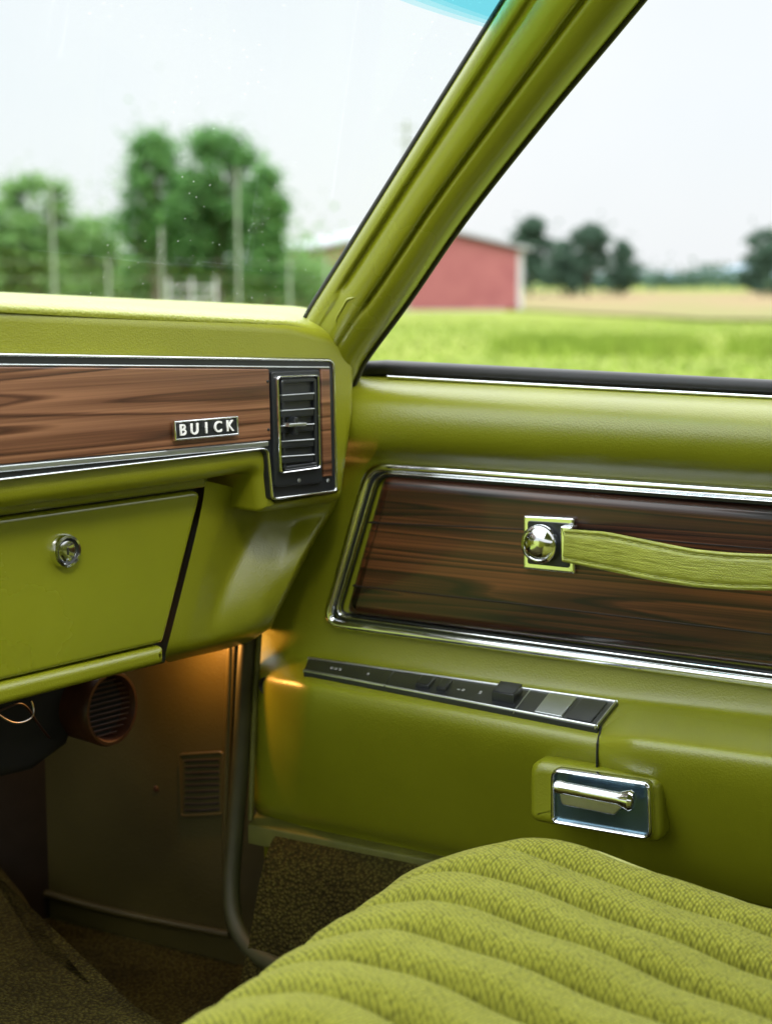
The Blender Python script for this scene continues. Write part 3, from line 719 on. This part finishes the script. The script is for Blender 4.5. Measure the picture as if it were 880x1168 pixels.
M_post=simple('weathered_post',(.24,.27,.21),.8,0,noise=.3,ns=5)
fn=group('wire_fence')
vs=[];fs=[];fm=[]
us=[-60,62,124,185,272,330,372]
for u in us:
    p=gp(u,38); tall=3.5 if u in (62,) else (2.5 if u==185 else 1.8)
    if u==272: tall=3.9
    limb(vs,fs,fm,p,p+V((0,0,tall)),.035,.03,8)
for z in (.5,.9,1.3,1.7):
    for a,b in zip(us[:-1],us[1:]): limb(vs,fs,fm,gp(a,38)+V((0,0,z)),gp(b,38)+V((0,0,z)),.006,.006,4)
obj('posts_and_wires',vs,fs,M_post,fn)
gt=group('farm_gate'); vs=[];fs=[];fm=[]
a=gp(192,34);b=gp(246,33)
for z in (.35,.6,.85,1.1): limb(vs,fs,fm,a+V((0,0,z)),b+V((0,0,z)),.02,.02,6)
for p in (a,b,(a+b)/2): limb(vs,fs,fm,p,p+V((0,0,1.3)),.03,.03,6)
limb(vs,fs,fm,a+V((0,0,.35)),b+V((0,0,1.1)),.02,.02,6)
obj('gate_frame',vs,fs,M_trim,gt)
up2=group('utility_pole'); vs=[];fs=[];fm=[]
p=gp(463,95); h=(320-142)/1819*95+1.15-p.z
limb(vs,fs,fm,p,p+V((0,0,h)),.14,.09,8)
e=V((rgt.x,rgt.y,0)).normalized()
for z in (h-.4,h-1.2): limb(vs,fs,fm,p-e*.6+V((0,0,z)),p+e*.6+V((0,0,z)),.05,.05,6)
obj('pole_and_crossarms',vs,fs,M_post,up2)

# =============== LIGHT: overcast sky, brighter overhead than at the horizon ===============
w=bpy.data.worlds.new('World'); S.world=w; w.use_nodes=True; nt=w.node_tree
bgd=nt.nodes['Background']; sk=nt.nodes.new('ShaderNodeTexSky'); sk.sky_type='NISHITA'; sk.sun_disc=False
sd=V((-.62,-.50,.75)).normalized()
sk.sun_elevation=math.asin(sd.z); sk.sun_rotation=math.atan2(sd.x,sd.y); sk.air_density=1.0; sk.dust_density=3.0
tcn=nt.nodes.new('ShaderNodeTexCoord'); nz=N(nt,'ShaderNodeTexNoise',Scale=2.6,Detail=5.0); nt.links.new(tcn.outputs['Generated'],nz.inputs['Vector'])
rp=ramp(nt,nz.outputs['Fac'],[(.3,(.85,.895,.93)),(.7,(.97,.98,.98))])
sx=nt.nodes.new('ShaderNodeSeparateXYZ'); nt.links.new(tcn.outputs['Generated'],sx.inputs[0])
mr=N(nt,'ShaderNodeMapRange',interpolation_type='SMOOTHSTEP'); mr.inputs['From Min'].default_value=.20; mr.inputs['From Max'].default_value=.55
mr.inputs['To Min'].default_value=7.4; mr.inputs['To Max'].default_value=33.0; nt.links.new(sx.outputs['Z'],mr.inputs['Value'])
cl=N(nt,'ShaderNodeVectorMath',operation='SCALE'); nt.links.new(mr.outputs['Result'],cl.inputs['Scale']); nt.links.new(rp.outputs['Color'],cl.inputs[0])
mx=N(nt,'ShaderNodeMix',data_type='RGBA'); mx.inputs[0].default_value=.88
nt.links.new(sk.outputs['Color'],mx.inputs[6]); nt.links.new(cl.outputs[0],mx.inputs[7]); nt.links.new(mx.outputs[2],bgd.inputs['Color'])
bgd.inputs['Strength'].default_value=.15
sl=bpy.data.lights.new('sun','SUN'); sl.energy=1.5; sl.angle=radians(10); sl.color=(1,.96,.88)
so=bpy.data.objects.new('sun',sl); S.collection.objects.link(so); so.rotation_euler=sd.to_track_quat('Z','Y').to_euler(); so.location=(0,0,20)
S.view_settings.view_transform='Standard'; S.view_settings.look='None'; S.view_settings.exposure=0
cam=bpy.data.cameras.new('camera'); co_=bpy.data.objects.new('camera',cam); S.collection.objects.link(co_)
co_.matrix_world=Matrix(((rgt.x,upv.x,-fwd.x,CAM.x),(rgt.y,upv.y,-fwd.y,CAM.y),(rgt.z,upv.z,-fwd.z,CAM.z),(0,0,0,1)))
cam.sensor_fit='VERTICAL'; cam.sensor_height=36; cam.lens=F/1168*36; cam.clip_start=.02; cam.clip_end=9000
cam.dof.use_dof=True; cam.dof.focus_distance=1.26; cam.dof.aperture_fstop=5.6
S.camera=co_
